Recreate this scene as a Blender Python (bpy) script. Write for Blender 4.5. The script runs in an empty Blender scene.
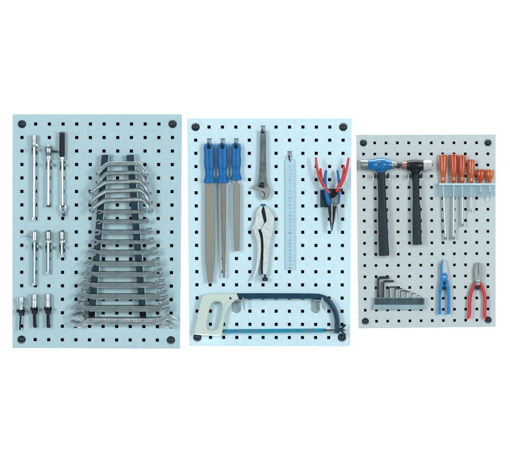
import bpy, bmesh, math, random
from mathutils import Vector, Matrix
random.seed(7)
C = bpy.context.scene
COL = C.collection
U = 0.00278                      # metres per unit: one unit is about a quarter of a hole-to-hole pitch of 38 mm / 13.6
def W(x, y, d=0.0):              # board-plane coordinates (x right, y down, d = stand-off towards the viewer) -> metres
    return Vector(((x - 255) * U, -d * U, (238 - y) * U))

# ------------------------------------------------------------------ camera, world, lamps, exposure
DIST = 7.0
cam = bpy.data.cameras.new('camera'); camo = bpy.data.objects.new('camera', cam); COL.objects.link(camo)
camo.location = (0, -DIST, 0); camo.rotation_euler = (math.pi / 2, 0, 0)
cam.sensor_width = 36; cam.lens = 36 * DIST / (510 * U); cam.clip_end = 100; cam.clip_start = 0.1
C.camera = camo
wd = bpy.data.worlds.new('World'); C.world = wd; wd.use_nodes = True
wd.node_tree.nodes['Background'].inputs[0].default_value = (0.80, 0.95, 1.0, 1)
wd.node_tree.nodes['Background'].inputs[1].default_value = 0.48
def lamp(name, loc, target, sx, sy, energy, col=(1, 1, 1)):
    l = bpy.data.lights.new(name, 'AREA'); l.shape = 'RECTANGLE'; l.size = sx; l.size_y = sy; l.energy = energy; l.color = col
    o = bpy.data.objects.new(name, l); COL.objects.link(o); o.location = loc
    o.rotation_euler = (Vector(target) - Vector(loc)).to_track_quat('-Z', 'Y').to_euler()
    return o
lamp('softbox', (2.05, -3.5, 0.45), (0.1, 0, 0), 1.0, 1.4, 84, (0.94, 0.99, 1.0))
lamp('softbox', (-2.05, -3.5, 0.45), (-0.1, 0, 0), 1.0, 1.4, 68, (0.94, 0.99, 1.0))
lamp('added_backdrop_lamp', (0, 0.35, 1.9), (0, 1.4, -0.2), 4.0, 0.4, 150)  # unseen lamps added above and below to burn the backdrop out to white
lamp('added_backdrop_lamp', (0, 0.35, -1.9), (0, 1.4, 0.2), 4.0, 0.4, 150)
C.view_settings.view_transform = 'Standard'; C.view_settings.look = 'None'
C.view_settings.exposure = 0; C.view_settings.gamma = 1; C.view_settings.use_curve_mapping = False

# ------------------------------------------------------------------ materials
def mat(name, col, metal=0.0, rough=0.5, var=0.06, vscale=60, bump=0.0, bscale=400, trans=0.0, coat=0.0, stretch=None, ior=1.45, alpha=1.0, spec=0.5, sss=0.0):
    m = bpy.data.materials.new(name); m.use_nodes = True
    nt = m.node_tree; N = nt.nodes; L = nt.links; p = N['Principled BSDF']
    p.inputs['Metallic'].default_value = metal; p.inputs['Roughness'].default_value = rough
    p.inputs['IOR'].default_value = ior; p.inputs['Transmission Weight'].default_value = trans
    p.inputs['Coat Weight'].default_value = coat; p.inputs['Coat Roughness'].default_value = 0.15
    p.inputs['Alpha'].default_value = alpha; p.inputs['Specular IOR Level'].default_value = spec
    if sss: p.inputs['Subsurface Weight'].default_value = sss; p.inputs['Subsurface Radius'].default_value = (0.01, 0.003, 0.001)
    tc = N.new('ShaderNodeTexCoord'); mp = N.new('ShaderNodeMapping')
    if stretch: mp.inputs['Scale'].default_value = stretch
    L.new(tc.outputs['Object'], mp.inputs['Vector'])
    nz = N.new('ShaderNodeTexNoise'); nz.inputs['Scale'].default_value = vscale; nz.inputs['Detail'].default_value = 6
    L.new(mp.outputs[0], nz.inputs['Vector'])
    mx = N.new('ShaderNodeMix'); mx.data_type = 'RGBA'
    mx.inputs['A'].default_value = tuple(c * (1 - var) for c in col) + (1,)
    mx.inputs['B'].default_value = tuple(min(1, c * (1 + var)) for c in col) + (1,)
    mr = N.new('ShaderNodeMapRange'); mr.inputs[1].default_value = 0.3; mr.inputs[2].default_value = 0.7
    L.new(nz.outputs['Fac'], mr.inputs[0]); L.new(mr.outputs[0], mx.inputs['Factor'])
    L.new(mx.outputs['Result'], p.inputs['Base Color'])
    rr = N.new('ShaderNodeMapRange'); rr.inputs[1].default_value = 0.25; rr.inputs[2].default_value = 0.75
    rr.inputs[3].default_value = max(0.02, rough - 0.08); rr.inputs[4].default_value = min(1, rough + 0.08)
    L.new(nz.outputs['Fac'], rr.inputs[0]); L.new(rr.outputs[0], p.inputs['Roughness'])
    if bump:
        n2 = N.new('ShaderNodeTexNoise'); n2.inputs['Scale'].default_value = bscale; n2.inputs['Detail'].default_value = 4
        L.new(mp.outputs[0], n2.inputs['Vector'])
        b = N.new('ShaderNodeBump'); b.inputs['Strength'].default_value = bump; b.inputs['Distance'].default_value = 0.001
        L.new(n2.outputs['Fac'], b.inputs['Height']); L.new(b.outputs[0], p.inputs['Normal'])
    return m
def rusty(m, col, scale, lo, hi):                # rust stains that belong to the steel
    nt = m.node_tree; N = nt.nodes; L = nt.links; p = N['Principled BSDF']
    src = p.inputs['Base Color'].links[0].from_socket
    tc = N.new('ShaderNodeTexCoord'); nz = N.new('ShaderNodeTexNoise'); nz.inputs['Scale'].default_value = scale; nz.inputs['Detail'].default_value = 8
    L.new(tc.outputs['Object'], nz.inputs['Vector'])
    mr = N.new('ShaderNodeMapRange'); mr.inputs[1].default_value = lo; mr.inputs[2].default_value = hi
    L.new(nz.outputs['Fac'], mr.inputs[0])
    mx = N.new('ShaderNodeMix'); mx.data_type = 'RGBA'; mx.inputs['B'].default_value = col + (1,)
    L.new(mr.outputs[0], mx.inputs['Factor']); L.new(src, mx.inputs['A']); L.new(mx.outputs['Result'], p.inputs['Base Color'])
    return m
M = {}
M['backdrop'] = mat('white_backdrop', (0.92, 0.92, 0.92), rough=0.9, var=0.01)
M['panel_blue'] = mat('powder_coat_blue_grey', (0.378, 0.520, 0.557), rough=0.5, var=0.05, vscale=70, bump=0.12, bscale=900)
M['panel_pale'] = mat('powder_coat_pale_cyan', (0.525, 0.680, 0.735), rough=0.5, var=0.045, vscale=70, bump=0.12, bscale=900)
M['panel_grey'] = mat('powder_coat_grey', (0.458, 0.508, 0.512), rough=0.5, var=0.045, vscale=70, bump=0.12, bscale=900)
M['void'] = mat('shade_and_screw_black', (0.006, 0.006, 0.007), rough=0.9, var=0.1, spec=0.1)  # black standing in for shade behind the holes; also colours the rack screws
M['cap'] = mat('black_cap_plastic', (0.007, 0.013, 0.019), rough=0.4, var=0.15, vscale=200, bump=0.05, spec=0.4)
M['chrome'] = mat('chrome', (0.56, 0.63, 0.66), metal=1, rough=0.2, var=0.05)
M['satin'] = mat('satin_chrome', (0.33, 0.385, 0.40), metal=1, rough=0.36, var=0.10, vscale=120, bump=0.05, bscale=700)
M['brushed'] = mat('brushed_nickel', (0.43, 0.485, 0.495), metal=0.75, rough=0.44, var=0.08)
M['wrench'] = mat('forged_satin_steel', (0.40, 0.45, 0.46), metal=1, rough=0.35, var=0.13, vscale=90, bump=0.10, bscale=500)
M['ringsteel'] = mat('dull_chrome_steel', (0.30, 0.345, 0.35), metal=0.9, rough=0.45, var=0.13, vscale=90, bump=0.10, bscale=500)
M['darksteel'] = mat('dark_steel', (0.05, 0.055, 0.06), metal=0.7, rough=0.4, var=0.2, vscale=150)
M['grip'] = mat('black_grip', (0.010, 0.013, 0.016), rough=0.45, spec=0.22, var=0.2, vscale=200)
M['rubber'] = mat('black_rubber', (0.014, 0.024, 0.032), rough=0.5, spec=0.22, var=0.15, vscale=120, bump=0.15, bscale=600)
M['rail'] = mat('dark_blue_enamel', (0.010, 0.030, 0.050), rough=0.4, spec=0.22, var=0.3, vscale=70, bump=0.05)
M['railflange'] = mat('pale_sheen_and_plate_paint', (0.30, 0.45, 0.50), rough=0.4, var=0.06)  # pale tone stands in for reflection on the flanges; also the cross plate's colour
M['blue'] = mat('blue_plastic', (0.0, 0.118, 0.345), rough=0.42, spec=0.28, var=0.10, vscale=120)
M['bluedark'] = mat('blue_plastic_deep', (0.005, 0.035, 0.15), rough=0.5, var=0.1)
M['snipblue'] = mat('bright_blue_paint', (0.0, 0.18, 0.46), rough=0.36, var=0.15, vscale=110, spec=0.35)
M['bluepaint'] = mat('blue_paint', (0.0, 0.11, 0.29), rough=0.32, spec=0.35, var=0.22, vscale=110, coat=0.3, bump=0.06, bscale=300)
M['file'] = mat('file_steel', (0.19, 0.19, 0.165), metal=0.55, rough=0.5, var=0.12, vscale=60, stretch=(3, 1, 0.25), bump=0.3, bscale=1200)
M['filerust'] = rusty(mat('file_steel_rusty', (0.20, 0.18, 0.15), metal=0.4, rough=0.55, var=0.22, vscale=60, stretch=(3, 1, 0.25), bump=0.3, bscale=1200), (0.30, 0.10, 0.04), 45, 0.60, 0.70)
M['adj'] = mat('grey_forged_steel', (0.13, 0.148, 0.15), metal=0.85, rough=0.42, var=0.18, vscale=110, bump=0.12)
M['adjhead'] = mat('ground_steel', (0.24, 0.255, 0.245), metal=0.7, rough=0.5, var=0.12, vscale=90, bump=0.1)
M['nickel'] = mat('nickel_plate', (0.51, 0.565, 0.545), metal=0.35, rough=0.42, var=0.09, vscale=90, bump=0.05)
M['ruler'] = mat('blue_clear_plastic', (0.52, 0.72, 0.82), rough=0.25, var=0.03, alpha=0.6)
M['ink'] = mat('ruler_ink', (0.09, 0.17, 0.22), rough=0.6)
M['red'] = mat('red_plastic', (0.50, 0.018, 0.022), rough=0.33, var=0.10, vscale=140)
M['cream'] = mat('pale_green_white_casting', (0.505, 0.57, 0.52), rough=0.45, var=0.03, vscale=60, bump=0.12, bscale=500)
M['navy'] = mat('navy_paint', (0.003, 0.038, 0.075), rough=0.3, var=0.15, spec=0.35)
M['blade'] = mat('cyan_blade_paint', (0.0, 0.21, 0.32), rough=0.35, var=0.06)
M['redink'] = mat('red_brown_ink', (0.22, 0.07, 0.05), rough=0.6)
M['blueink'] = mat('deep_blue_ink', (0.01, 0.09, 0.22), rough=0.6)
M['bracket'] = mat('galvanised_bracket', (0.25, 0.32, 0.335), metal=0.4, rough=0.45, var=0.08)
rusty(M['bluepaint'], (0.20, 0.21, 0.215), 70, 0.645, 0.675)          # chipped paint
M['steelface'] = mat('ground_hammer_steel', (0.28, 0.285, 0.275), metal=1, rough=0.36, var=0.2, vscale=180, bump=0.06)
M['copper'] = mat('copper_face', (0.42, 0.20, 0.14), metal=0.85, rough=0.35, var=0.25, vscale=150)
M['blackpaint'] = mat('black_paint', (0.006, 0.008, 0.010), spec=0.3, rough=0.33, var=0.2, bump=0.06)
M['whiteplastic'] = mat('frosted_white_plastic', (0.58, 0.58, 0.58), rough=0.35, var=0.06, trans=0.4)
M['orange'] = mat('amber_clear_plastic', (1.0, 0.15, 0.010), rough=0.06, var=0.45, vscale=300, trans=0.55, coat=0.6, ior=1.49, stretch=(1, 1, 0.12))
M['redclear'] = mat('ruby_clear_plastic', (0.95, 0.095, 0.012), rough=0.06, var=0.5, vscale=300, trans=0.55, coat=0.6, ior=1.49, stretch=(1, 1, 0.12))
M['rack'] = mat('frosted_blue_plastic', (0.36, 0.53, 0.63), rough=0.2, var=0.06, alpha=0.2)
M['racktop'] = mat('pale_blue_plastic', (0.46, 0.57, 0.61), rough=0.3, var=0.04)
M['keyrack'] = mat('smoky_blue_plastic', (0.07, 0.125, 0.155), rough=0.25, var=0.2, vscale=90, alpha=0.3)
M['keyskirt'] = mat('grey_blue_plastic', (0.25, 0.345, 0.38), rough=0.3, var=0.08)
M['key'] = mat('black_oxide_steel', (0.07, 0.075, 0.078), metal=0.8, rough=0.35, var=0.2)

# ------------------------------------------------------------------ mesh helpers
def arc(cx, cy, r, a0, a1, n):
    return [(cx + r * math.cos(math.radians(a0 + (a1 - a0) * i / n)), cy - r * math.sin(math.radians(a0 + (a1 - a0) * i / n))) for i in range(n + 1)]
def catmull(p0, p1, p2, p3, t):
    return tuple(0.5 * ((2 * b) + (-a + c) * t + (2 * a - 5 * b + 4 * c - d) * t * t + (-a + 3 * b - 3 * c + d) * t ** 3) for a, b, c, d in zip(p0, p1, p2, p3))
def curve(pts, sub=4):                          # open smooth path through pts
    out = []
    for i in range(len(pts) - 1):
        p0 = pts[i - 1] if i else tuple(2 * a - b for a, b in zip(pts[0], pts[1]))
        p3 = pts[i + 2] if i + 2 < len(pts) else tuple(2 * a - b for a, b in zip(pts[-1], pts[-2]))
        for k in range(sub): out.append(catmull(p0, pts[i], pts[i + 1], p3, k / sub))
    out.append(tuple(pts[-1])); return out
def ring(pts, sub=4):                           # closed outline; a third value of 1 marks a sharp corner
    n = len(pts); cs = [i for i, p in enumerate(pts) if len(p) > 2]
    P = [tuple(p[:2]) for p in pts]
    if not cs:
        out = []
        for i in range(n):
            for k in range(sub): out.append(catmull(P[i - 1], P[i], P[(i + 1) % n], P[(i + 2) % n], k / sub))
        return out
    out = []
    for a, b in zip(cs, cs[1:] + [cs[0] + n]):
        out += curve([P[i % n] for i in range(a, b + 1)], sub)[:-1]
    return out
def area2(p): return sum(a[0] * b[1] - b[0] * a[1] for a, b in zip(p, p[1:] + p[:1]))

class MB:
    def __init__(s): s.v = []; s.f = []; s.m = []
    def add(s, vs, fs, m=0):
        o = len(s.v); s.v += [tuple(v) for v in vs]; s.f += [tuple(i + o for i in f) for f in fs]; s.m += [m] * len(fs); return s
    def box(s, x0, x1, y0, y1, d0, d1, m=0, bev=0.0):
        bev = min(bev, 0.45 * min(x1 - x0, y1 - y0, d1 - d0))
        if bev <= 0:
            vs = [(x, y, d) for d in (d0, d1) for y in (y0, y1) for x in (x0, x1)]
            return s.add(vs, [(0, 1, 3, 2), (4, 5, 7, 6), (0, 1, 5, 4), (2, 3, 7, 6), (0, 2, 6, 4), (1, 3, 7, 5)], m)
        bm = bmesh.new(); bmesh.ops.create_cube(bm, size=1)
        for v in bm.verts: v.co = ((v.co.x + .5) * (x1 - x0) + x0, (v.co.y + .5) * (y1 - y0) + y0, (v.co.z + .5) * (d1 - d0) + d0)
        bmesh.ops.bevel(bm, geom=bm.edges[:], offset=bev, segments=2, affect='EDGES', profile=0.5)
        bm.verts.index_update()
        s.add([v.co.copy() for v in bm.verts], [tuple(v.index for v in f.verts) for f in bm.faces], m); bm.free(); return s
    def tube(s, path, rad, n=14, m=0, sq=2.0, caps=True, flat=0.0):
        P = [Vector(p) for p in path]; k = len(P)
        if not isinstance(rad, (list,)): rad = [rad] * k
        R = [(r, r) if not isinstance(r, tuple) else r for r in rad]
        T = [((P[min(i + 1, k - 1)] - P[max(i - 1, 0)]).normalized()) for i in range(k)]
        ref = Vector((0, 0, 1))
        if abs(T[0].dot(ref)) > 0.9: ref = Vector((0, 1, 0))
        up = (ref - T[0] * ref.dot(T[0])).normalized(); vs = []
        for i in range(k):
            up = (up - T[i] * up.dot(T[i])).normalized(); sd = T[i].cross(up)
            for j in range(n):
                a = 2 * math.pi * (j + 0.5) / n; c, sn = math.cos(a), math.sin(a)
                c = math.copysign(abs(c) ** (2 / sq), c); sn = math.copysign(abs(sn) ** (2 / sq), sn)
                vs.append(P[i] + sd * (c * R[i][0]) + up * (sn * R[i][1]))
        fs = [(i * n + j, i * n + (j + 1) % n, (i + 1) * n + (j + 1) % n, (i + 1) * n + j) for i in range(k - 1) for j in range(n)]
        if caps: fs += [tuple(range(n)), tuple(range((k - 1) * n, k * n))]
        return s.add(vs, fs, m)
    def lathe(s, p0, dr, prof, n=20, m=0, sq=2.0):   # prof = [(t along dr, radius)]
        p0 = Vector(p0); dr = Vector(dr).normalized()
        up = Vector((0, 0, 1)) if abs(dr.z) < 0.9 else Vector((0, 1, 0))
        sd = dr.cross(up); vs = []
        for t, r in prof:
            rx, rd = r if isinstance(r, tuple) else (r, r)
            for j in range(n):
                a = 2 * math.pi * (j + 0.5) / n; c, sn = math.cos(a), math.sin(a)
                c = math.copysign(abs(c) ** (2 / sq), c); sn = math.copysign(abs(sn) ** (2 / sq), sn)
                vs.append(p0 + dr * t + sd * (c * rx) + up * (sn * rd))
        k = len(prof)
        fs = [(i * n + j, i * n + (j + 1) % n, (i + 1) * n + (j + 1) % n, (i + 1) * n + j) for i in range(k - 1) for j in range(n)]
        fs += [tuple(range(n)), tuple(range((k - 1) * n, k * n))]
        return s.add(vs, fs, m)
    def torus(s, c, ax, R, r, n=18, k=8, m=0):
        c = Vector(c); ax = Vector(ax).normalized(); u = ax.orthogonal().normalized(); w = ax.cross(u); vs = []
        for i in range(n):
            a = 2 * math.pi * i / n; e = u * math.cos(a) + w * math.sin(a)
            for j in range(k):
                b = 2 * math.pi * j / k; vs.append(c + e * (R + r * math.cos(b)) + ax * (r * math.sin(b)))
        return s.add(vs, [(i * k + j, i * k + (j + 1) % k, ((i + 1) % n) * k + (j + 1) % k, ((i + 1) % n) * k + j) for i in range(n) for j in range(k)], m)
    def plate(s, outlines, d0, d1, bev=0.25, m=0):    # first outline = outside, others = holes
        cu = bpy.data.curves.new('outline', 'CURVE'); cu.dimensions = '2D'; cu.fill_mode = 'BOTH'
        bev = min(bev, 0.45 * (d1 - d0))
        cu.extrude = (d1 - d0) / 2 - bev; cu.bevel_depth = bev; cu.bevel_resolution = 2; cu.offset = -bev
        for i, o in enumerate(outlines):
            p = [(x, -y) for x, y in o]
            if (area2(p) > 0) != (i == 0): p.reverse()
            sp = cu.splines.new('POLY'); sp.points.add(len(p) - 1); sp.use_cyclic_u = True
            for q, (x, y) in zip(sp.points, p): q.co = (x, y, 0, 1)
        ob = bpy.data.objects.new('outline', cu); me = bpy.data.meshes.new_from_object(ob)
        zc = (d0 + d1) / 2
        s.add([(v.co.x, -v.co.y, v.co.z + zc) for v in me.vertices], [tuple(p.vertices) for p in me.polygons], m)
        bpy.data.objects.remove(ob); bpy.data.curves.remove(cu); bpy.data.meshes.remove(me); return s
    def text(s, txt, x, y, size, d, m=0, rot=0.0, th=0.05):
        cu = bpy.data.curves.new('lettering', 'FONT'); cu.body = txt; cu.size = size; cu.align_x = 'CENTER'; cu.align_y = 'CENTER'; cu.extrude = th / 2; cu.resolution_u = 2
        ob = bpy.data.objects.new('lettering', cu); me = bpy.data.meshes.new_from_object(ob); ca, sa = math.cos(rot), math.sin(rot)
        s.add([(x + v.co.x * ca - v.co.y * sa, y - (v.co.x * sa + v.co.y * ca), d + v.co.z) for v in me.vertices], [tuple(p.vertices) for p in me.polygons], m)
        bpy.data.objects.remove(ob); bpy.data.curves.remove(cu); bpy.data.meshes.remove(me); return s
    def xform(s, fn, start=0):
        for i in range(start, len(s.v)): s.v[i] = tuple(fn(Vector(s.v[i])))
        return s
def tilt(c, ang):                                # lean about the horizontal line through c (top towards the viewer when positive)
    ca, sa = math.cos(ang), math.sin(ang)
    def f(v):
        y, d = v.y - c[1], v.z - c[2]
        return Vector((v.x, c[1] + y * ca + d * sa, c[2] - y * sa + d * ca))
    return f
def obj(name, mb, mats, parent=None, label=None, cat=None, group=None, at=None, kind=None, sharp=38):
    if not isinstance(mats, (list, tuple)): mats = [mats]
    base = Vector(parent['_w']) if parent else (W(*at) if at else Vector((0, 0, 0)))
    me = bpy.data.meshes.new(name); bm = bmesh.new()
    vs = [bm.verts.new(W(*v) - base) for v in mb.v]
    for f, m in zip(mb.f, mb.m):
        try: fc = bm.faces.new([vs[i] for i in f]); fc.material_index = m; fc.smooth = True
        except ValueError: pass
    bmesh.ops.remove_doubles(bm, verts=bm.verts[:], dist=1e-6)
    bmesh.ops.recalc_face_normals(bm, faces=bm.faces[:])
    bm.to_mesh(me); bm.free()
    for m in mats: me.materials.append(M[m])
    me.set_sharp_from_angle(angle=math.radians(sharp))
    o = bpy.data.objects.new(name, me); COL.objects.link(o)
    wn = o.modifiers.new('weighted_normals', 'WEIGHTED_NORMAL'); wn.keep_sharp = True; wn.weight = 80; o['_w'] = tuple(base)
    if parent: o.parent = parent; o.location = (0, 0, 0)
    else: o.location = base
    return tag(o, label, cat, group, kind)
def tag(o, label=None, cat=None, group=None, kind=None):
    for k, v in (('label', label), ('category', cat), ('group', group), ('kind', kind)):
        if v: o[k] = v
    return o
def thing(name, label, cat, x, y, d=0, group=None):
    o = bpy.data.objects.new(name, None); COL.objects.link(o); o.location = W(x, y, d); o['_w'] = tuple(o.location)
    o.empty_display_size = 0.02
    return tag(o, label, cat, group)

# ------------------------------------------------------------------ backdrop
bd = MB(); bd.add([(-1900, -1900, -400), (2400, -1900, -400), (2400, 2300, -400), (-1900, 2300, -400)], [(0, 1, 2, 3)])
obj('backdrop', bd, 'backdrop', kind='structure')

# ------------------------------------------------------------------ pegboards
def pegboard(tl, tr, bl, br, ml, mr_, mt, mb_, hs, cr, pm, label):
    Wd = tr[0] - tl[0]; Hd = bl[1] - tl[1]
    def B(u, v):
        a = [tl[i] + (tr[i] - tl[i]) * u for i in (0, 1)]; b = [bl[i] + (br[i] - bl[i]) * u for i in (0, 1)]
        return (a[0] + (b[0] - a[0]) * v, a[1] + (b[1] - a[1]) * v)
    root = thing('pegboard', label, 'pegboard', (tl[0] + br[0]) / 2, br[1] + mb_, 0, 'perforated tool boards')
    us = [-ml / Wd]; vs = [-mt / Hd]; hu = hs / 2 / Wd; hv = hs / 2 / Hd
    for i in range(12): us += [i / 11 - hu, i / 11 + hu]
    for j in range(17): vs += [j / 16 - hv, j / 16 + hv]
    us.append(1 + mr_ / Wd); vs.append(1 + mb_ / Hd)
    nu, nv = len(us), len(vs); p = MB(); T = 0.55
    V = []
    for d in (0, -T):
        for v in vs:
            for u in us: x, y = B(u, v); V.append((x, y, d))
    F = []; idx = lambda i, j, k: k * nu * nv + j * nu + i
    hole = lambda i, j: i % 2 == 1 and j % 2 == 1 and 0 < i < nu - 1 and 0 < j < nv - 1 and (i // 2, j // 2) not in ((0, 0), (11, 0), (0, 16), (11, 16))
    for j in range(nv - 1):
        for i in range(nu - 1):
            q = [(i, j), (i + 1, j), (i + 1, j + 1), (i, j + 1)]
            if hole(i, j):
                for (a, b), (c, e) in zip(q, q[1:] + q[:1]): F.append((idx(a, b, 0), idx(c, e, 0), idx(c, e, 1), idx(a, b, 1)))
            else:
                F.append(tuple(idx(a, b, 0) for a, b in q)); F.append(tuple(idx(a, b, 1) for a, b in q))
    # folded rim behind the sheet, one ring of walls
    dep = -8.0
    cs = [B(us[0], vs[0]), B(us[-1], vs[0]), B(us[-1], vs[-1]), B(us[0], vs[-1])]
    o = len(V); cx = sum(c[0] for c in cs) / 4; cy = sum(c[1] for c in cs) / 4
    ins = [(c[0] - math.copysign(0.7, c[0] - cx), c[1] - math.copysign(0.7, c[1] - cy)) for c in cs]
    p.add(V, F)
    top = []
    for a in range(nu): top.append((us[a], vs[0]))
    for b in range(1, nv): top.append((us[-1], vs[b]))
    for a in range(nu - 2, -1, -1): top.append((us[a], vs[-1]))
    for b in range(nv - 2, 0, -1): top.append((us[0], vs[b]))
    rv = [B(u, v) + (0,) for u, v in top] + [B(u, v) + (dep,) for u, v in top]; n = len(top)
    p.add(rv, [(i, (i + 1) % n, n + (i + 1) % n, n + i) for i in range(n)])
    ov = [c + (dep,) for c in cs] + [c + (dep,) for c in ins] + [c + (-T - 0.1,) for c in ins]
    p.add(ov, [(i, (i + 1) % 4, 4 + (i + 1) % 4, 4 + i) for i in range(4)] + [(4 + i, 4 + (i + 1) % 4, 8 + (i + 1) % 4, 8 + i) for i in range(4)])
    obj('panel', p, pm, root)
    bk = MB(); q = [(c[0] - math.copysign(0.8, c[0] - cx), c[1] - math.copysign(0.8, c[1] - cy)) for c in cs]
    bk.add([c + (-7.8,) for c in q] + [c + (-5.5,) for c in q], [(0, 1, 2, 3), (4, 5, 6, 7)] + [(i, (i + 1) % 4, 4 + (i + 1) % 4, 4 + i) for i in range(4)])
    obj('hole_shade_sheet', bk, 'void', root)  # unseen black sheet added so that the holes come out dark
    for u, v in ((0, 0), (1, 0), (0, 1), (1, 1)):
        x, y = B(u, v); c = MB()
        c.lathe((x, y, 0.05), (0, 0, 1), [(0, cr), (0.5, cr), (1.1, cr * .93), (1.8, cr * .74), (2.3, cr * .48), (2.55, cr * .22), (2.6, 0.05)], 28)
        obj('cap', c, 'cap', root)
    return root
pegboard((22, 124), (172.6, 124), (21.6, 339.6), (170.9, 340.2), 9.6, 9.4, 10, 8.7, 3.3, 4.1, 'panel_blue', 'large blue-grey perforated board holding the wrench rack and socket tools')
pegboard((195.6, 127), (343.2, 127), (197.4, 337.4), (341.9, 337.6), 8.6, 8.6, 8.7, 9.0, 3.25, 4.1, 'panel_pale', 'pale cyan perforated board holding files, ruler and hacksaw')
pegboard((363.4, 142.9), (487.9, 142.7), (365.4, 321.4), (488, 320), 7.2, 8.0, 8.4, 7.2, 2.75, 3.5, 'panel_grey', 'smallest grey perforated board holding hammers, screwdrivers and snips')

# ------------------------------------------------------------------ left board: socket tools in spring clips
CG = 'spring clips gripping the socket tools'
def spring_clip(x, y, d, gap, label):
    t = thing('spring_clip', label, 'clip', x, y, 0, CG)
    b = MB(); b.box(x - 2.9, x + 2.9, y - 3.4, y + 5.0, 0.03, 0.6, bev=0.15); b.tube([(x, y, 0.5), (x, y, 0.95)], 1.0, 12)
    obj('base_plate', b, 'darksteel', t)
    for s in (-1, 1):
        q = MB(); prof = [(x + s * 2.2, 0.5), (x + s * (gap + 0.9), d - 1.2), (x + s * (gap + 1.0), d + 0.2), (x + s * (gap + 0.2), d + gap * 0.7 + 0.5), (x + s * (gap + 1.5), d + gap + 1.6)]
        pp = curve(prof, 5); w = 1.7
        vs = []
        for k, (px, pd) in enumerate(pp):
            for yy in (y - w, y + w):
                vs += [(px, yy, pd), (px + s * 0.35, yy, pd)]
        fs = []
        for k in range(len(pp) - 1):
            a = k * 4; e = a + 4
            fs += [(a, a + 2, e + 2, e), (a + 1, a + 3, e + 3, e + 1), (a, a + 1, e + 1, e), (a + 2, a + 3, e + 3, e + 2)]
        L_ = (len(pp) - 1) * 4; fs += [(0, 1, 3, 2), (L_, L_ + 1, L_ + 3, L_ + 2)]
        q.add(vs, fs); obj('prong', q, 'satin', t)
SG = 'socket tools clipped to the left board'
def sv(x0, y0, x1, y1, d, prof, m='chrome', n=20, sq=2.0):     # lathe along a line from (x0,y0) to (x1,y1); prof t = 0..1
    mb = MB(); L_ = math.hypot(x1 - x0, y1 - y0)
    return mb.lathe((x0, y0, d), (x1 - x0, y1 - y0, 0), [(t * L_, r) for t, r in prof], n, 0, sq)
D1 = 5.2
# 1 long extension bar
t = thing('extension_bar', 'longest chrome socket extension bar, hanging at the upper left corner', 'extension bar', 34.6, 220, D1, SG)
obj('drive_head', sv(34.6, 135.3, 34.6, 147.2, D1, [(0, 2.6), (.03, 3.1), (.45, 3.15), (.5, 2.75), (.56, 2.75), (.62, 3.1), (.9, 2.9), (1, 1.9)], n=24), 'chrome', t)
obj('release_button', MB().box(36.4, 38.6, 144.2, 146.8, D1 + .6, D1 + 2.4, bev=.4), 'chrome', t)
obj('shaft', sv(34.6, 147, 34.4, 217, D1, [(0, 1.75), (1, 1.75)]), 'chrome', t)
obj('drive_square', MB().box(32.9, 35.9, 217, 220.4, D1 - 1.4, D1 + 1.4, bev=.5), 'chrome', t)
spring_clip(34.6, 149.5, D1, 1.8, 'spring clip on the longest chrome extension bar, upper left corner')
# 2 universal joint extension
t = thing('universal_joint_bar', 'chrome bar with a dark ball-shaped universal joint at its top', 'joint bar', 48.8, 207, D1, SG)
mb = MB(); mb.lathe((49, 145.2, D1), (0, 1, 0), [(0, .8), (.5, 2.1), (1.8, 3.2), (4.5, 3.8), (7, 3.6), (9, 3.0), (10.6, 2.0)], 24)
obj('joint_ball', mb, 'satin', t)
mb = MB(); mb.torus((49, 148.2, D1), (0.2, 1, 0.55), 2.7, .75)
mb.tube([(51.8, 151, D1), (54.6, 151.4, D1 - .5), (57.6, 152, D1 - 1)], [1.2, 1.0, 1.3]); obj('joint_yoke', mb, 'darksteel', t)
obj('collar', sv(49, 155.8, 49, 159.6, D1, [(0, 2.9), (.08, 3.3), (.9, 3.3), (1, 2.6)], n=24), 'chrome', t)
obj('shaft', sv(48.9, 159.5, 48.8, 205, D1, [(0, 1.7), (1, 1.65)]), 'chrome', t)
obj('drive_square', MB().box(47.1, 50.6, 205, 207.4, D1 - 1.4, D1 + 1.4, bev=.4), 'darksteel', t)
spring_clip(48.9, 164.5, D1, 1.8, 'spring clip on the bar with the ball-shaped universal joint')
# 3 flex handle
t = thing('flex_handle', 'breaker bar with a black knurled grip and a chrome swivel head', 'breaker bar', 62.8, 216, D1, SG)
prof = [(0, 1.4), (.02, 2.3)]
for k in range(8): a = .04 + k * .115; prof += [(a, 2.75), (a + .085, 2.75), (a + .092, 2.45), (a + .108, 2.45)]
prof += [(.97, 2.7), (1, 2.2)]
obj('grip', sv(62.5, 132, 62.5, 157, D1, prof, n=16), 'grip', t)
obj('collar', sv(62.5, 157, 62.6, 160, D1, [(0, 2.6), (.1, 3), (.85, 3), (1, 2)]), 'chrome', t)
obj('shaft', sv(62.6, 160, 63.1, 205.5, D1, [(0, 1.25), (1, 1.25)]), 'chrome', t)
mb = MB(); mb.plate([ring([(60.6, 205, 1), (61.6, 204.6, 1), (62, 206.8), (63.6, 207.3), (65.1, 206.8), (65.4, 204.6, 1), (66.2, 205, 1), (66.5, 209), (65.6, 212.2), (63.6, 213.6), (61.6, 212.2), (60.5, 209)])], D1 - 1.6, D1 + 1.6, .4)
obj('fork', mb, 'chrome', t)
mb = MB(); mb.tube([(63.6, 210, D1 + 1.2), (63.6, 210, D1 + 2)], .9, 12); obj('pivot_pin', mb, 'darksteel', t)
obj('drive_square', MB().box(62.6, 65.6, 212.6, 216.4, D1 - 1.3, D1 + 1.2, bev=.4), 'darksteel', t)
spring_clip(62.6, 165, D1, 1.4, 'spring clip on the bar with the black knurled grip')
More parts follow.
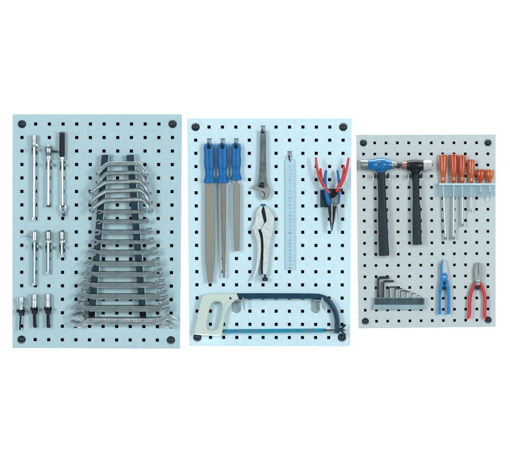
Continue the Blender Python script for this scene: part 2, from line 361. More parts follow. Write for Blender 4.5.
# 4 sliding T bar
t = thing('sliding_tee_bar', 'chrome bar with a short cross bar through its top, second row', 'tee bar', 34.8, 285, D1, SG)
obj('drive_head', sv(34.9, 230, 34.9, 241.4, D1, [(0, 1.4), (.08, 2.5), (.2, 3), (.65, 3), (.72, 3.1), (.9, 3.1), (1, 1.9)]), 'chrome', t)
mb = MB(); mb.tube([(27.4, 235.8, D1 + 1.5), (38, 235.6, D1 + 1.5)], 1.15, 14); mb.tube([(26.8, 235.8, D1 + 1.5), (27.6, 235.8, D1 + 1.5)], 1.3, 14); obj('cross_bar', mb, 'satin', t)
obj('shaft', sv(34.9, 241, 34.8, 283, D1, [(0, 1.7), (1, 1.7)]), 'satin', t)
obj('drive_square', MB().box(33.2, 36.3, 283, 285.6, D1 - 1.3, D1 + 1.3, bev=.4), 'chrome', t)
spring_clip(34.9, 246, D1, 1.8, 'spring clip on the bar with the cross bar through its top')
# 5, 6 extensions of the second row
def extension(x, y0, y1, hw, sw, label, clip):
    t = thing('extension_bar', label, 'extension bar', x, y1, D1, SG)
    obj('drive_head', sv(x, y0, x, y0 + 9.2, D1, [(0, hw - .9), (.06, hw - .25), (.16, hw), (.85, hw), (.93, hw - .3), (1, hw - .4)], n=22), 'satin', t)
    mb = sv(x, y0 + 9.2, x, y0 + 12.2, D1, [(0, hw - .5), (.2, hw - .1), (.8, hw - .1), (1, sw)], n=22); obj('collar', mb, 'chrome', t)
    obj('release_button', MB().box(x + 1, x + 3.1, y0 + 9.2, y0 + 11.4, D1 + .8, D1 + 2.3, bev=.4), 'chrome', t)
    obj('shaft', sv(x, y0 + 12, x, y1 - 2.6, D1, [(0, sw), (1, sw)]), 'satin', t)
    obj('drive_square', MB().box(x - sw * .9, x + sw * .9, y1 - 2.6, y1, D1 - 1.3, D1 + 1.3, bev=.4), 'chrome', t)
    spring_clip(x, y0 + 16, D1, sw + .1, clip)
extension(48.6, 231, 274.2, 3.2, 1.85, 'middle-length chrome extension bar, between the cross-bar tool and the shortest bar', 'spring clip on the middle-length bar, second row')
extension(62.2, 231, 257.6, 3.0, 1.6, 'shortest chrome extension bar, right end of the second row', 'spring clip on the shortest bar, second row')
# 7-9 bit sockets
def bit_socket(x, y0, y1, y2, w, slim, bx, label, clip):
    t = thing('bit_socket', label, 'bit socket', x, y2, D1, SG)
    h = y1 - y0
    pr = [(0, w * .78), (.04, w), (.42, w), (.46, w * .93), (.52, w * .93), (.56, w * (.97 if not slim else .74)), (.93, w * (.95 if not slim else .70)), (1, w * .7)]
    mb = sv(x, y0, x, y1, D1, pr, n=26); obj('socket_body', mb, 'chrome', t)
    b = MB(); yb = y1 + (2.4 if slim else 4.0)
    r = 1.05 if slim else 1.85
    b.lathe((x, y1 - .5, D1), (bx - x, y2 - y1, 0), [(0, r), (y2 - y1 - .8, r), (y2 - y1 + .4, r * .8)], 6)
    b.lathe((x, yb - 3.1, D1 + .6), (0, 1, 0), [(0, .3), (.7, 1.8), (1.8, 2.7), (3.1, 3.0), (4.4, 2.7), (5.5, 1.8), (6.2, .3)], 18)
    obj('hex_bit', b, 'grip', t)
    spring_clip(x, y1 + 1.2, D1 - 1.6, w * .85, clip)
bit_socket(21.6, 296.6, 309.4, 330, 3.6, True, 20.4, 'bit socket with a thin black blade, nearest the board edge', 'spring clip behind the bit socket with the thin blade')
bit_socket(34.8, 293.6, 307.6, 327.4, 3.3, False, 35.3, 'bit socket with a thick straight black bit, middle of the bottom three', 'spring clip behind the middle bit socket')
bit_socket(48.4, 293.4, 307.4, 327.4, 3.3, False, 48.7, 'bit socket with a thick black bit, nearest the wrench rack', 'spring clip behind the bit socket nearest the wrench rack')

# ------------------------------------------------------------------ wrench rack and wrenches
rk = thing('wrench_rack', 'dark blue two-rail wrench rack on the blue-grey board', 'wrench rack', 118, 319, 0)
def rail(xt, xb, w, flange):
    mb = MB(); yt, yb = 155.2, 318.2; n = 40; DR = 8.5
    def X(y): return xt + (xb - xt) * (y - yt) / (yb - yt)
    vs = []; fs = []
    for d in (0.05, DR):
        vs += [(xt, yt, d), (xt + w, yt, d), (xb + w, yb, d), (xb, yb, d)]
    mb.add(vs, [(0, 1, 2, 3), (4, 5, 6, 7), (0, 1, 5, 4), (1, 2, 6, 5), (2, 3, 7, 6), (3, 0, 4, 7)])
    return mb, X
for xt, xb in ((102.2, 88.4), (127.2, 140.2)):
    mb, X = rail(xt, xb, 6.9, 1)
    r = obj('rail', mb, 'rail', rk)
    # turned edge along the right of the rail, its reflection put in as pale colour
    e = MB(); vs = []
    for d in (0.05, 9.6):
        vs += [(xt + 7.0, 154.0, d), (xt + 7.8, 154.0, d), (xb + 7.8, 318.2, d), (xb + 7.0, 318.2, d)]
    e.add(vs, [(0, 1, 2, 3), (4, 5, 6, 7), (0, 1, 5, 4), (1, 2, 6, 5), (2, 3, 7, 6), (3, 0, 4, 7)])
    obj('flange', e, 'railflange', r)
mb = MB().box(110.6, 126.6, 156, 163, 0.05, 1.2, bev=.2); obj('cross_plate', mb, 'railflange', rk)
for x in (92.4, 143.2):
    mb = MB().lathe((x, 313.6, 8.5), (0, 0, 1), [(0, 2.9), (.8, 2.9), (1.1, 2.5), (1.15, .1)], 22); obj('screw', mb, 'void', rk)

WG = 'open-end wrenches on the rack'
def head_outline(cx, cy, R, w, ang, side):
    # side +1 right end, -1 left end; ang = jaw direction measured from the shaft axis (degrees, + = up)
    a = math.radians(ang)
    def P(u, v):                                # u along the jaw opening, v up
        x = u * math.cos(a) - v * math.sin(a); z = u * math.sin(a) + v * math.cos(a)
        return (cx + side * x, cy - z)
    hw = w / 2
    pts = [P(R * math.cos(math.radians(q)) * 1.0, R * math.sin(math.radians(q))) for q in (150, 125, 100, 78, 60)]
    pts += [P(R * 1.02, R * .72), P(R * 1.30, hw + R * .24), P(R * 1.24, hw) + (1,), P(R * .10, hw) + (1,), P(-R * .28, hw * .55), P(-R * .28, -hw * .55), P(R * .10, -hw) + (1,), P(R * 1.06, -hw) + (1,), P(R * 1.14, -hw - R * .26), P(R * .84, -R * .76)]
    pts += [P(R * math.cos(math.radians(q)), R * math.sin(math.radians(q))) for q in (-60, -78, -100, -125, -150)]
    return pts
def open_wrench(y, x0, x1, hs, R, label, flip=False, ylift=0.0, tl=27):
    Dw = 10.6; R *= 1.14; hs *= 1.16; th = 0.95 + R * .12
    cxl = x0 + R * 1.2; cxr = x1 - R * 1.2; jw = R * .66
    al = -24 if not flip else 18; ar = 20 if not flip else -20
    rt = head_outline(cxr, y - ylift, R, jw, ar, 1); lf = head_outline(cxl, y + ylift * .3, R, jw, al, -1)
    # walk: shaft top left -> right head (top to bottom) -> shaft bottom -> left head (bottom to top)
    out = [(cxl + R * 2.3, y - hs), (cxr - R * 2.3, y - hs)] + rt + [(cxr - R * 2.3, y + hs), (cxl + R * 2.3, y + hs)] + list(reversed(lf))
    mb = MB(); mb.plate([ring(out, 4)], Dw - th, Dw + th, min(.26, R * .05))
    xa, xb = cxl + R * 2.3, cxr - R * 2.3
    for s in (-1, 1):                            # raised rims of the I-section shaft
        mb.tube([(xa - R * .5, y + s * (hs - .38) , Dw + th - .25), (xa + 2, y + s * (hs - .42), Dw + th + .1), (xb - 2, y + s * (hs - .42), Dw + th + .1), (xb + R * .5, y + s * (hs - .38), Dw + th - .25)], .5, 8)
    mb.xform(tilt((0, y, Dw), math.radians(tl)))
    obj('open_end_wrench', mb, 'wrench', label=label, cat='wrench', group=WG, at=((x0 + x1) / 2, y, Dw))
wr = [(211.4, 98, 147.2, 1.45, 2.0), (221.3, 97, 149.6, 1.5, 2.2), (231.6, 94.5, 153, 1.6, 2.9), (241.6, 91.8, 155.2, 1.75, 3.1), (252, 88.4, 158.8, 1.9, 3.7), (263.2, 85.4, 161, 2.05, 3.9), (273.7, 82.6, 164, 2.2, 4.2), (284.6, 80, 166, 2.3, 4.5), (296, 76.6, 168.6, 2.45, 4.9), (307.8, 72.8, 170.6, 2.6, 5.2), (320.2, 71.4, 176.4, 3.0, 6.0)]
lab = ['shortest open-end wrench on the rack, just under the curved ring wrenches', 'second open-end wrench under the curved ring wrenches', 'third open-end wrench counted down from the ring wrenches', 'fourth open-end wrench counted down from the ring wrenches',
       'fifth open-end wrench counted down, midway on the rack', 'sixth open-end wrench on the rack, counted from top or bottom', 'fifth open-end wrench up from the bottom of the rack', 'fourth open-end wrench up from the bottom of the rack', 'third open-end wrench up from the bottom of the rack',
       'second-largest open-end wrench, just above the bottom one', 'largest open-end wrench, lowest on the rack']
for i, ((y, x0, x1, hs, R), lb) in enumerate(zip(wr, lab)):
    open_wrench(y, x0, x1, hs, R, lb, flip=(i == 10), ylift=(R * .18 if i < 10 else 0))
RG = 'offset ring wrenches on the rack'
rings = [((99, 174), (109.5, 164.3), (137, 164), (146.6, 174.6)), ((99, 183), (109, 173.4), (137.5, 172.8), (147, 183.4)), ((92.6, 193.2), (107, 182.6), (139, 181.6), (149.8, 193)), ((92.2, 202.2), (107, 191.4), (140, 190.4), (150.8, 202.2)), ((92.6, 210.6), (106, 200.4), (141.5, 199.6), (151, 210.4))]
rl = ['topmost offset ring wrench on the rack', 'second offset ring wrench from the top of the rack', 'third offset ring wrench, middle of the five bent ones', 'fourth offset ring wrench from the top of the rack', 'lowest offset ring wrench, just above the straight wrenches']
for i, ((l, a, b, r), lb) in enumerate(zip(rings, rl)):
    Dw = 10.4; mb = MB(); rr = 2.0 + i * .05
    path = curve([(l[0] + 1.9, l[1] - 1.7, Dw + 3.5), (l[0] + (a[0] - l[0]) * .35, l[1] - (l[1] - a[1]) * .48, Dw + 3.2), (a[0] - 2.2, a[1] + .9, Dw + .8), (a[0] + 2, a[1], Dw), ((a[0] + b[0]) / 2, (a[1] + b[1]) / 2, Dw), (b[0] - 2, b[1], Dw), (b[0] + 2.2, b[1] + .9, Dw + .8), (r[0] - (r[0] - b[0]) * .35, r[1] - (r[1] - b[1]) * .48, Dw + 3.2), (r[0] - 1.9, r[1] - 1.7, Dw + 3.5)], 5)
    mb.tube(path, [(rr - .35, .7)] * len(path), 12, sq=3)
    for s in (-1, 1):                            # the raised rims either side of the web
        off = []
        for k, q in enumerate(path):
            a0, a1 = path[max(k - 1, 0)], path[min(k + 1, len(path) - 1)]; tx, ty = a1[0] - a0[0], a1[1] - a0[1]; tl_ = math.hypot(tx, ty)
            off.append((q[0] - s * ty / tl_ * (rr - .6), q[1] + s * tx / tl_ * (rr - .6), q[2] + .15))
        mb.tube(off, [(.66, 1.15)] * len(off), 10)
    for (ex, ey), s in ((l, -1), (r, 1)):
        mb.torus((ex, ey + .2, Dw + 3.9), (s * .3, .55, .75), 1.75 + i * .08, .85 + i * .03, 20, 10)
    obj('ring_wrench', mb, 'ringsteel', label=lb, cat='ring wrench', group=RG, at=((a[0] + b[0]) / 2, a[1], Dw))

# ------------------------------------------------------------------ middle board: hooks
HG = 'peg hooks of the middle board'
def peg_hook(x, y, label, hd, top='chrome'):     # chrome tab on the board, black rod curling up in front
    t = thing('peg_hook', label, 'hook', x, y, 0, HG)
    p = MB().plate([ring([(x - 2.5, y - 2.6, 1), (x - 1.9, y - 3.3), (x + 1.9, y - 3.3), (x + 2.5, y - 2.6, 1), (x + 2.5, y + 2.6, 1), (x - 2.5, y + 2.6, 1)], 3)], 0.03, .8, .2)
    p.tube([(x - 2.2, y - 3.1, 1.1), (x + 2.2, y - 3.1, 1.1)], .55, 10)
    obj('tab', p, top, t)
    r = MB(); pts = [(x - .3, y + 4.6, .1), (x - .3, y + 4.9, hd - 1.6), (x - .2, y + 5.0, hd - .4), (x - .5, y + 3.9, hd + .5), (x - 1.3, y + .9, hd + .8)]
    r.tube(curve(pts, 6), .78, 12); obj('rod', r, 'grip', t)
# files
def file_handle(x0, y0, x1, y1, w, d):
    mb = MB(); n = 60; prof = []
    L_ = math.hypot(x1 - x0, y1 - y0)
    key = [(0, .72), (.03, .88), (.12, 1.0), (.22, .95), (.30, .92), (.45, 1.0), (.58, .95), (.70, .80), (.78, .76), (.86, .90), (.93, 1.06), (.97, 1.10), (1, 1.02)]
    for i in range(n + 1):
        t = i / n
        for (a, ra), (b, rb) in zip(key, key[1:]):
            if a <= t <= b: r = ra + (rb - ra) * (3 * ((t - a) / (b - a)) ** 2 - 2 * ((t - a) / (b - a)) ** 3); break
        if .2 < t < .93: r *= 1 + .018 * math.cos(t * L_ * 2 * math.pi / 1.9)
        prof.append((t * L_, (r * w / 2, r * w / 2 * .74)))
    mb.lathe((x0, y0, d), (x1 - x0, y1 - y0, 0), prof, 24, 0, 2.5)
    for k in range(11):
        t = .21 + k * .052
        i = min(n, int(t * n)); x = x0 + (x1 - x0) * t; y = y0 + (y1 - y0) * t; dd = d + prof[i][1][1]
        mb.box(x - .75, x + .75, y - .42, y + .42, dd - .8, dd + .03, 1)
    mb.torus((x0 + (x1 - x0) * .09, y0 + (y1 - y0) * .09, d + w * .36), (0, 0, 1), 1.5, .75, 18, 8, 2)
    return mb
FG = 'blue-handled files on the middle board'
def tool_file(x0, y0, xb, yb, w, blade, bm, label):
    t = thing('file', label, 'file', x0, y0 + 4, 6, FG)
    obj('handle', file_handle(x0, y0, xb, yb, w, 6.2), ['blue', 'bluedark', 'blackpaint'], t)
    mb = MB()
    if bm == 'filerust':
        P = blade; path = [p[:2] + (6.2,) for p in P]; mb.tube(path, [(p[2], p[3]) for p in P], 10, sq=2.3)
    else: mb.plate([blade], 5.0, 7.2, .55)
    obj('blade', mb, bm, t)
tool_file(209, 143.6, 209.7, 183.2, 10.6, ring([(205.4, 182.6, 1), (215, 182.6, 1), (215.3, 230), (215, 258), (213.6, 272), (212.6, 282.4, 1), (208, 282.4, 1), (206.8, 272), (205.6, 258), (205.2, 230)], 4), 'file', 'widest flat file with a blue handle, nearest the board edge')
tool_file(222.5, 143.6, 222.9, 183.2, 10.6, [(223.2, 182.6, 2.9, 2.2), (223.4, 210, 2.7, 2.1), (223.7, 245, 2.2, 1.7), (223.9, 270, 1.5, 1.3), (224, 277.8, 1.15, 1.0)], 'filerust', 'narrow rust-spotted file with a blue handle, in the middle of three')
tool_file(236, 143.6, 236.3, 180.2, 10.0, ring([(235.4, 179.6, 1), (237.4, 179.6, 1), (237.6, 182.4), (240, 185.6, 1), (239.9, 215), (239.4, 250.8, 1), (234.4, 250.8, 1), (233.4, 215), (233.3, 185.6, 1), (235.2, 182.4)], 4), 'file', 'shortest file with a blue handle, beside the adjustable wrench')
peg_hook(209.4, 141.8, 'peg hook holding the widest flat file', 10.6)
peg_hook(222.9, 141.8, 'peg hook holding the narrow rust-spotted file', 10.6)
peg_hook(236.3, 141.8, 'peg hook holding the shortest file', 10.4)
# adjustable wrench
t = thing('adjustable_wrench', 'dark grey adjustable wrench hanging jaw down beside the files', 'wrench', 263, 132, 5)
hb = ring([(260.2, 132.6), (261.2, 131.2), (265, 131.2), (266, 132.6), (265.9, 150), (266, 165), (266.3, 176), (267.2, 182), (268.3, 185.4), (266.6, 188.2, 1), (258.4, 186.9, 1), (256.2, 185.6, 1), (257.4, 183.2), (258.8, 176), (259.6, 165), (260.1, 150)], 4)
hole_ = arc(263.1, 134.3, 1.35, 0, 330, 11)
mb = MB().plate([hb, hole_], 4.2, 6.8, .5)
for sx0, sx1 in ((261, 260.4), (265.2, 265.7)): mb.tube([(sx0, 138, 6.75), (sx1, 172, 6.75)], .45, 8)
obj('handle', mb, 'adj', t)
mb = MB().plate([ring([(256.2, 184.7), (251.6, 188.4, 1), (258.3, 190.1, 1), (259.2, 191.5), (259.2, 194.5), (260.6, 197.7), (263.4, 199.8), (266.6, 198.8), (268.9, 195.6), (270.6, 190.8, 1), (269.5, 188.4), (268.3, 185.2, 1), (263.6, 188.4, 1), (258, 187.2, 1)], 4)], 3.8, 7.4, .55)
obj('jaw', mb, 'adjhead', t)
mb = MB().tube([(261.4, 191.1, 7.35), (263.4, 192.3, 7.4), (264.9, 194.3, 7.4), (264.2, 196.4, 7.4), (263.5, 198.4, 7.35)], [(.4, .15), (.55, .15), (.6, .15), (.5, .15), (.4, .15)], 8); obj('jaw_gap', mb, 'blackpaint', t)
mb = MB().plate([[(260.7, 182.0), (264.9, 183.1), (263.7, 187.8), (258.2, 186.4)]], 6.2, 6.95, .1); obj('screw_slot', mb, 'blackpaint', t)
mb = MB(); mb.lathe((260.0, 184.2, 6.5), (4.0, 1.1, 0), [(.2 + k * .32, .95 if k % 2 else .7) for k in range(13)], 16); obj('adjusting_screw', mb, 'adj', t)
peg_hook(263.2, 128.6, 'peg hook holding the adjustable wrench', 8.2, 'chrome')
# locking pliers
t = thing('locking_pliers', 'bright nickel locking pliers hanging below the adjustable wrench', 'pliers', 263, 207, 4)
mb = MB().plate([ring([(263.6, 205.4, 1), (267.7, 207.4), (271, 211.2), (273.5, 216), (274, 220.4), (273.5, 228), (272.3, 234), (270.2, 242), (269, 254), (267.8, 266), (267, 274.6, 1), (263, 274.6, 1), (262.8, 268), (263.3, 254), (263.3, 243), (262.4, 234), (261, 229.5), (264.8, 223, 1), (266.6, 221, 1), (265.6, 214.5)], 4)], 3.2, 7.2, .8); obj('fixed_handle', mb, 'nickel', t)
mb = MB().plate([ring([(262.8, 205.6, 1), (260.1, 206.7), (257.2, 210.4), (256, 214.5), (255.5, 219.4), (254.2, 224.4), (251.6, 228.4), (253, 231, 1), (258, 230), (261.2, 229, 1), (264.2, 222.6, 1), (262.4, 215.6), (261.5, 211.5), (262.4, 208)], 4)], 3.4, 7.0, .8); obj('jaw', mb, 'nickel', t)
mb = MB().plate([ring([(253.3, 229.5), (257.4, 229), (260, 236), (260.9, 244), (260.8, 254), (259, 266.5), (255.6, 276.6), (251.7, 281, 1), (252.6, 278), (254.8, 271.5), (256.6, 262), (257.4, 252), (256.6, 241)], 4)], 4.0, 8.0, .8); obj('lever', mb, 'nickel', t)
mb = MB().plate([[(261.5, 207), (264.4, 209), (266.8, 221), (264.4, 223.4), (261.8, 216), (260.8, 211)]], 3.6, 4.6, .1)
mb.plate([[(257.6, 228.6), (262.4, 230), (264, 243), (262.6, 256), (263.2, 274), (261.0, 274), (260.4, 240)]], 3.4, 4.8, .1); obj('gap_shade_and_rod', mb, 'grip', t)  # dark sheets put in for shade in the gaps, with the inner rod
for x, y, dd in ((254.6, 228.7, 7.2), (266.7, 228.5, 7.3), (258.8, 241.6, 8.0), (259.2, 249, 8.0)):
    mb = MB().lathe((x, y, dd - .3), (0, 0, 1), [(0, 1.0), (.5, .95), (.8, .5), (.85, .05)], 16); obj('rivet', mb, 'nickel', t)
mb = MB(); mb.lathe((265, 274.4, 5.2), (0, 1, 0), [(0, 1.2), (2.8, 1.2), (3.0, 2.2), (3.6, 2.8), (6, 2.8), (6.6, 2.3)], 18); obj('adjusting_knob', mb, 'rubber', t)
peg_hook(263.2, 207.6, 'peg hook behind the locking pliers', 2.2, 'bluepaint')
# ruler
t = thing('ruler', 'long pale blue clear ruler hanging on a hook', 'ruler', 289.8, 160, 3)
mb = MB().plate([[(285.5, 159.4), (294.3, 159.4), (294.5, 270), (286, 270)], arc(289.9, 161.3, 1.1, 0, 330, 11)], 2.4, 3.3, .2); obj('strip', mb, 'ruler', t)
mk = MB()
for k in range(1, 31):
    y = 163.0 + k * 3.5
    if y > 269: break
    mk.text(str(k), 289.9, y, 2.3 if k % 5 else 3.0, 3.34)
    mk.box(292.4, 294.1, y - .12, y + .12, 3.31, 3.36)
for k in range(61):
    y = 163 + k * 1.75
    if y < 269: mk.box(293.3, 294.1, y - .08, y + .08, 3.31, 3.35); mk.box(286.3, 287.2, y - .08, y + .08, 3.31, 3.35)
obj('markings', mk, 'ink', t)
peg_hook(289.8, 154.6, 'peg hook holding the clear ruler', 4.6)
# pliers holder
t = thing('pliers_holder', 'dark blue pocket holder clutching three pairs of pliers', 'holder', 331, 207, 0)
mb = MB().plate([ring([(320, 190, 1), (333.5, 190, 1), (333.5, 207.2, 1), (322, 207.2), (320.2, 206)], 3)], 6.0, 7.2, .35)
mb.box(320.3, 321.5, 190.5, 206, .1, 6.0, bev=.2); obj('pocket', mb, 'rail', t)
mb = MB().box(323.5, 338.6, 188.9, 200, .1, 6.0, bev=.3); mb.box(338.6, 342.6, 188.9, 191.4, 3, 8.5, bev=.4); obj('bracket', mb, 'blackpaint', t)
mb = MB().tube(curve([(320.6, 188.6, 5), (320.4, 188.4, 12), (322, 188.3, 16.6), (331, 188.3, 17), (341, 188.3, 16.6), (342.4, 188.4, 12), (342.2, 188.9, 6)], 5), .32, 10); obj('wire', mb, 'bracket', t)
def hd(pts, r, mb): 
    mb.tube(curve([p[:2] + (p[2],) for p in pts], 5), r, 12)
PG = 'pliers standing in the pocket holder'
t = thing('pliers', 'needle-nose pliers with the longest red handles, black jaws pointing down', 'pliers', 333, 200, 12, PG)
a = [(315.6, 157.4, 13), (316.0, 163, 13), (317.3, 171, 13), (319.4, 178, 13), (322.6, 184.6, 13), (326.2, 190, 12.6), (329.4, 193.8, 12)]
b = [(348.2, 157.8, 13), (347.0, 165, 13), (345.2, 173, 13), (342.8, 180, 13), (339.4, 186.6, 13), (336, 192.4, 12.4)]
for pts in (a, b):
    p = curve(pts, 5); mb = MB().tube(p, [.55] + [1.15 + .75 * i / len(p) for i in range(1, len(p) - 1)] + [1.0], 14); obj('handle', mb, 'red', t)
mb = MB().plate([ring([(328.6, 193.6, 1), (333, 198.6, 1), (336.4, 193, 1), (338, 197), (336.8, 203), (335.6, 209), (334.2, 219), (332.6, 228), (331.8, 231.6, 1), (331.5, 231.6, 1), (331.5, 206, 1), (330, 200)], 3)], 10.6, 13.2, .5)
obj('jaw', mb, 'blackpaint', t)
mb = MB().plate([ring([(328.4, 194.4, 1), (329.8, 200), (331.1, 206, 1), (331.1, 231.6, 1), (330.5, 230, 1), (329.2, 221), (327.9, 211), (327.8, 205)], 3)], 10.4, 13.0, .5)
mb.box(330.9, 332.0, 203, 222, 13.0, 13.5, 1, bev=.15); obj('jaw', mb, ['blackpaint', 'satin'], t)  # lighter strip on the jaw split is a highlight put in as colour
mb = MB().lathe((334.2, 202, 12.6), (0, 0, 1), [(0, 2.2), (.9, 2.1), (1.1, 1.7), (1.15, .1)], 20)
mb.plate([ring([(330.4, 199.5), (334, 197.5), (337.6, 194, 1), (337.8, 198), (336.6, 205), (333, 206.5)], 3)], 13.0, 13.6, .2); obj('pivot', mb, 'adj', t)
t = thing('pliers', 'pliers with shorter red handles, behind the longest red handles', 'pliers', 331, 196, 10, PG)
for pts in ([(320.3, 168.4, 10), (320.6, 174, 10), (322.2, 181, 10), (325.6, 188, 9.6), (328, 192, 9)], [(343.3, 166.2, 10), (343.4, 171.6, 10), (342, 178.6, 10), (338.6, 186, 9.6), (335.6, 191, 9)]):
    p = curve(pts, 5); mb = MB().tube(p, [.7] + [1.3 + .3 * i / len(p) for i in range(1, len(p) - 1)] + [1.0], 12); obj('handle', mb, 'red', t)
mb = MB().plate([ring([(327, 190, 1), (331.6, 195), (336.4, 190, 1), (337, 196), (334.4, 206), (333.2, 214, 1), (330.6, 214, 1), (329, 206), (326.6, 196)], 3)], 7.6, 9.9, .5); obj('jaw', mb, 'blackpaint', t)
t = thing('pliers', 'slim pliers with bright blue handles', 'pliers', 332, 198, 8, PG)
for pts, r1 in (([(325.9, 170.2, 10.5), (325.0, 175, 10.5), (324.6, 181, 11), (325.2, 188, 12), (326.8, 196, 12.8), (329.4, 205.6, 13)], 2.5), ([(337.1, 170.2, 8), (337.9, 175, 8), (338.6, 181, 8.4), (338.9, 189, 9.4), (338.4, 197, 10), (337.4, 204, 10)], 1.6)):
    p = curve(pts, 5); mb = MB().tube(p, [.7] + [1.15 + (r1 - 1.15) * i / len(p) for i in range(1, len(p) - 1)] + [.9], 12); obj('handle', mb, 'blue', t)
mb = MB().plate([ring([(336.2, 200, 1), (338, 204), (338.6, 211), (339.1, 219.4, 1), (338.3, 219.4, 1), (336.8, 212), (335.8, 206)], 3)], 7.0, 9, .35); obj('jaw', mb, 'satin', t)
# hacksaw
BG = 'saw brackets of the middle board'
for x0, x1, xl, xk, lb in ((232.2, 241.2, 242.6, 244.6, 'grey bracket under the hacksaw frame next to its pale handle'), (311.2, 319.7, 321.2, 324.6, 'grey bracket under the hacksaw frame next to its bent end')):
    t = thing('saw_bracket', lb, 'bracket', x0, 306, 0, BG)
    mb = MB().plate([ring([(x0, 299, 1), (x1, 299, 1), (x1, 309.6, 1), (x1 - 2.4, 312.2), (x0 + 2, 312.2), (x0, 310.4, 1)], 4)], 0.03, .7, .15); obj('back_plate', mb, 'bracket', t)
    mb = MB().box(x0 + 2.5, x1 + 1, 299.6, 300.6, .7, 11.5, bev=.2); mb.plate([ring([(xl, 297.4, 1), (xl + 1.2, 297.4, 1), (xk, 303), (xk + .6, 311, 1), (xl + 1, 308), (xl, 304)], 3)], 10.2, 11.2, .15)
    mb.box(x1 - .4, xl + .6, 299.6, 301.0, 10.2, 11.2, bev=.2); obj('lip', mb, 'bracket', t)
t = thing('hacksaw', 'hacksaw with a pale green-white handle, navy frame and cyan blade', 'hacksaw', 265, 300, 6)
outer = ring([(203, 295.4), (207.6, 293.6), (222, 293), (236.6, 292.7, 1), (239.4, 299.3, 1), (235.3, 300.6), (230.6, 304.0), (226.6, 310.2), (224.8, 317.4), (223.4, 325.6), (222, 332.8), (217.8, 335.4), (206, 335), (196.4, 334.2), (194.6, 332.2), (197, 318.6), (200.4, 302)], 5)
holeo = ring([(213, 302.7), (217.8, 301.5), (221.4, 303.0), (222.2, 307), (220.4, 318), (218, 327), (215.3, 329.4), (209.8, 329.6), (207, 326.8), (208.0, 318.6), (210, 308)], 5)
mb = MB().plate([outer, holeo], 3.4, 9.6, 1.5)
obj('handle', mb, 'cream', t)
mb = MB().tube(curve([(232, 301.8, 9.3), (227.4, 303.6, 9.65), (225.0, 306, 9.7), (223.6, 312, 9.7), (222, 322, 9.7), (220.6, 330.4, 9.5)], 5), .55, 10)
obj('finger_rib', mb, 'cream', t)
mb = MB().lathe((230.5, 298, 9.4), (0, 0, 1), [(0, 1.3), (.5, 1.2), (.7, .1)], 18); obj('screw', mb, 'darksteel', t)
path = curve([(236.6, 296.0, 6.5), (255, 295.9, 6.5), (290, 295.9, 6.5), (314, 296.1, 6.5), (321, 296.9, 6.5), (327, 299.8, 6.5), (331.6, 305, 6.5), (335, 311.6, 6.5), (336.7, 319, 6.5), (336.9, 326, 6.5), (336.5, 333, 6.5)], 6)
mb = MB().tube(path, [(2.95 - .45 * i / len(path), 2.3) for i in range(len(path))], 16, sq=3.4); obj('frame', mb, 'navy', t)
mb = MB().plate([[(221.8, 329.0), (325.6, 328.2), (325.8, 331.9), (221.8, 332.8)]], 6.1, 6.9, .1)
obj('blade', mb, 'blade', t)
y0 = lambda x: 330.9 - (x - 222) * .0082
def strokes(x, w, m, n, hgt=1.3):               # one worn printed word on the blade
    ink = MB()
    for k in range(n):
        xx = x + w * k / n; h = hgt * random.uniform(.55, 1); ink.box(xx, xx + w / n * .55, y0(xx) - h / 2, y0(xx) + h / 2, 6.88, 6.95)
        ink.box(xx, xx + w / n * 1.02, y0(xx) - h / 2 - .02, y0(xx) - h / 2 + .35, 6.89, 6.96)
    obj('printed_word', ink, m, t)
for a in ((232.5, 4, 'blueink', 5, .9), (236.5, 3.6, 'redink', 4), (241, 3.8, 'redink', 4), (251.2, 4.6, 'redink', 5, 2.0), (284, 5, 'blueink', 6, .9), (289.6, 5, 'redink', 5, 1.1), (297, 6, 'blueink', 6, .8), (304.8, 9.4, 'redink', 9, 2.0)): strokes(*a)
mb = MB().tube([(222.6, 331, 5.2), (222.6, 331, 8.6)], 1.1, 14); mb.tube([(220.4, 331, 7.4), (226, 330.9, 7.4)], .7, 10); obj('pin', mb, 'darksteel', t)
mb = MB().tube([(324.6, 330.1, 7.3), (334.6, 330, 7.3)], [1.1, .8], 12); mb.tube([(324.4, 330.1, 5.6), (324.4, 330.1, 8.4)], .9, 12, 1); mb.tube([(338.6, 329.8, 7.3), (345, 329.8, 7.3)], .8, 12); obj('tension_rod', mb, ['darksteel', 'blueink'], t)
mb = MB().lathe((339.2, 329.8, 7.3), (1, 0, 0), [(0, 2.2), (1.2, 2.3), (3.4, 1.6), (4.2, 1.3)], 16)
for s in (-1, 1):
    mb.tube(curve([(341, 329.8 + s * 1.4, 7.5), (342.6, 329.8 + s * 2.8, 8.2), (343.8, 329.8 + s * 4.4, 8.8), (345.6, 329.8 + s * 5.2, 9)], 4), [(.9, .6)] * 5 + [(1.4, .7)] * 5 + [(1.1, .6)] * 3, 12)
obj('wing_nut', mb, 'cap', t)

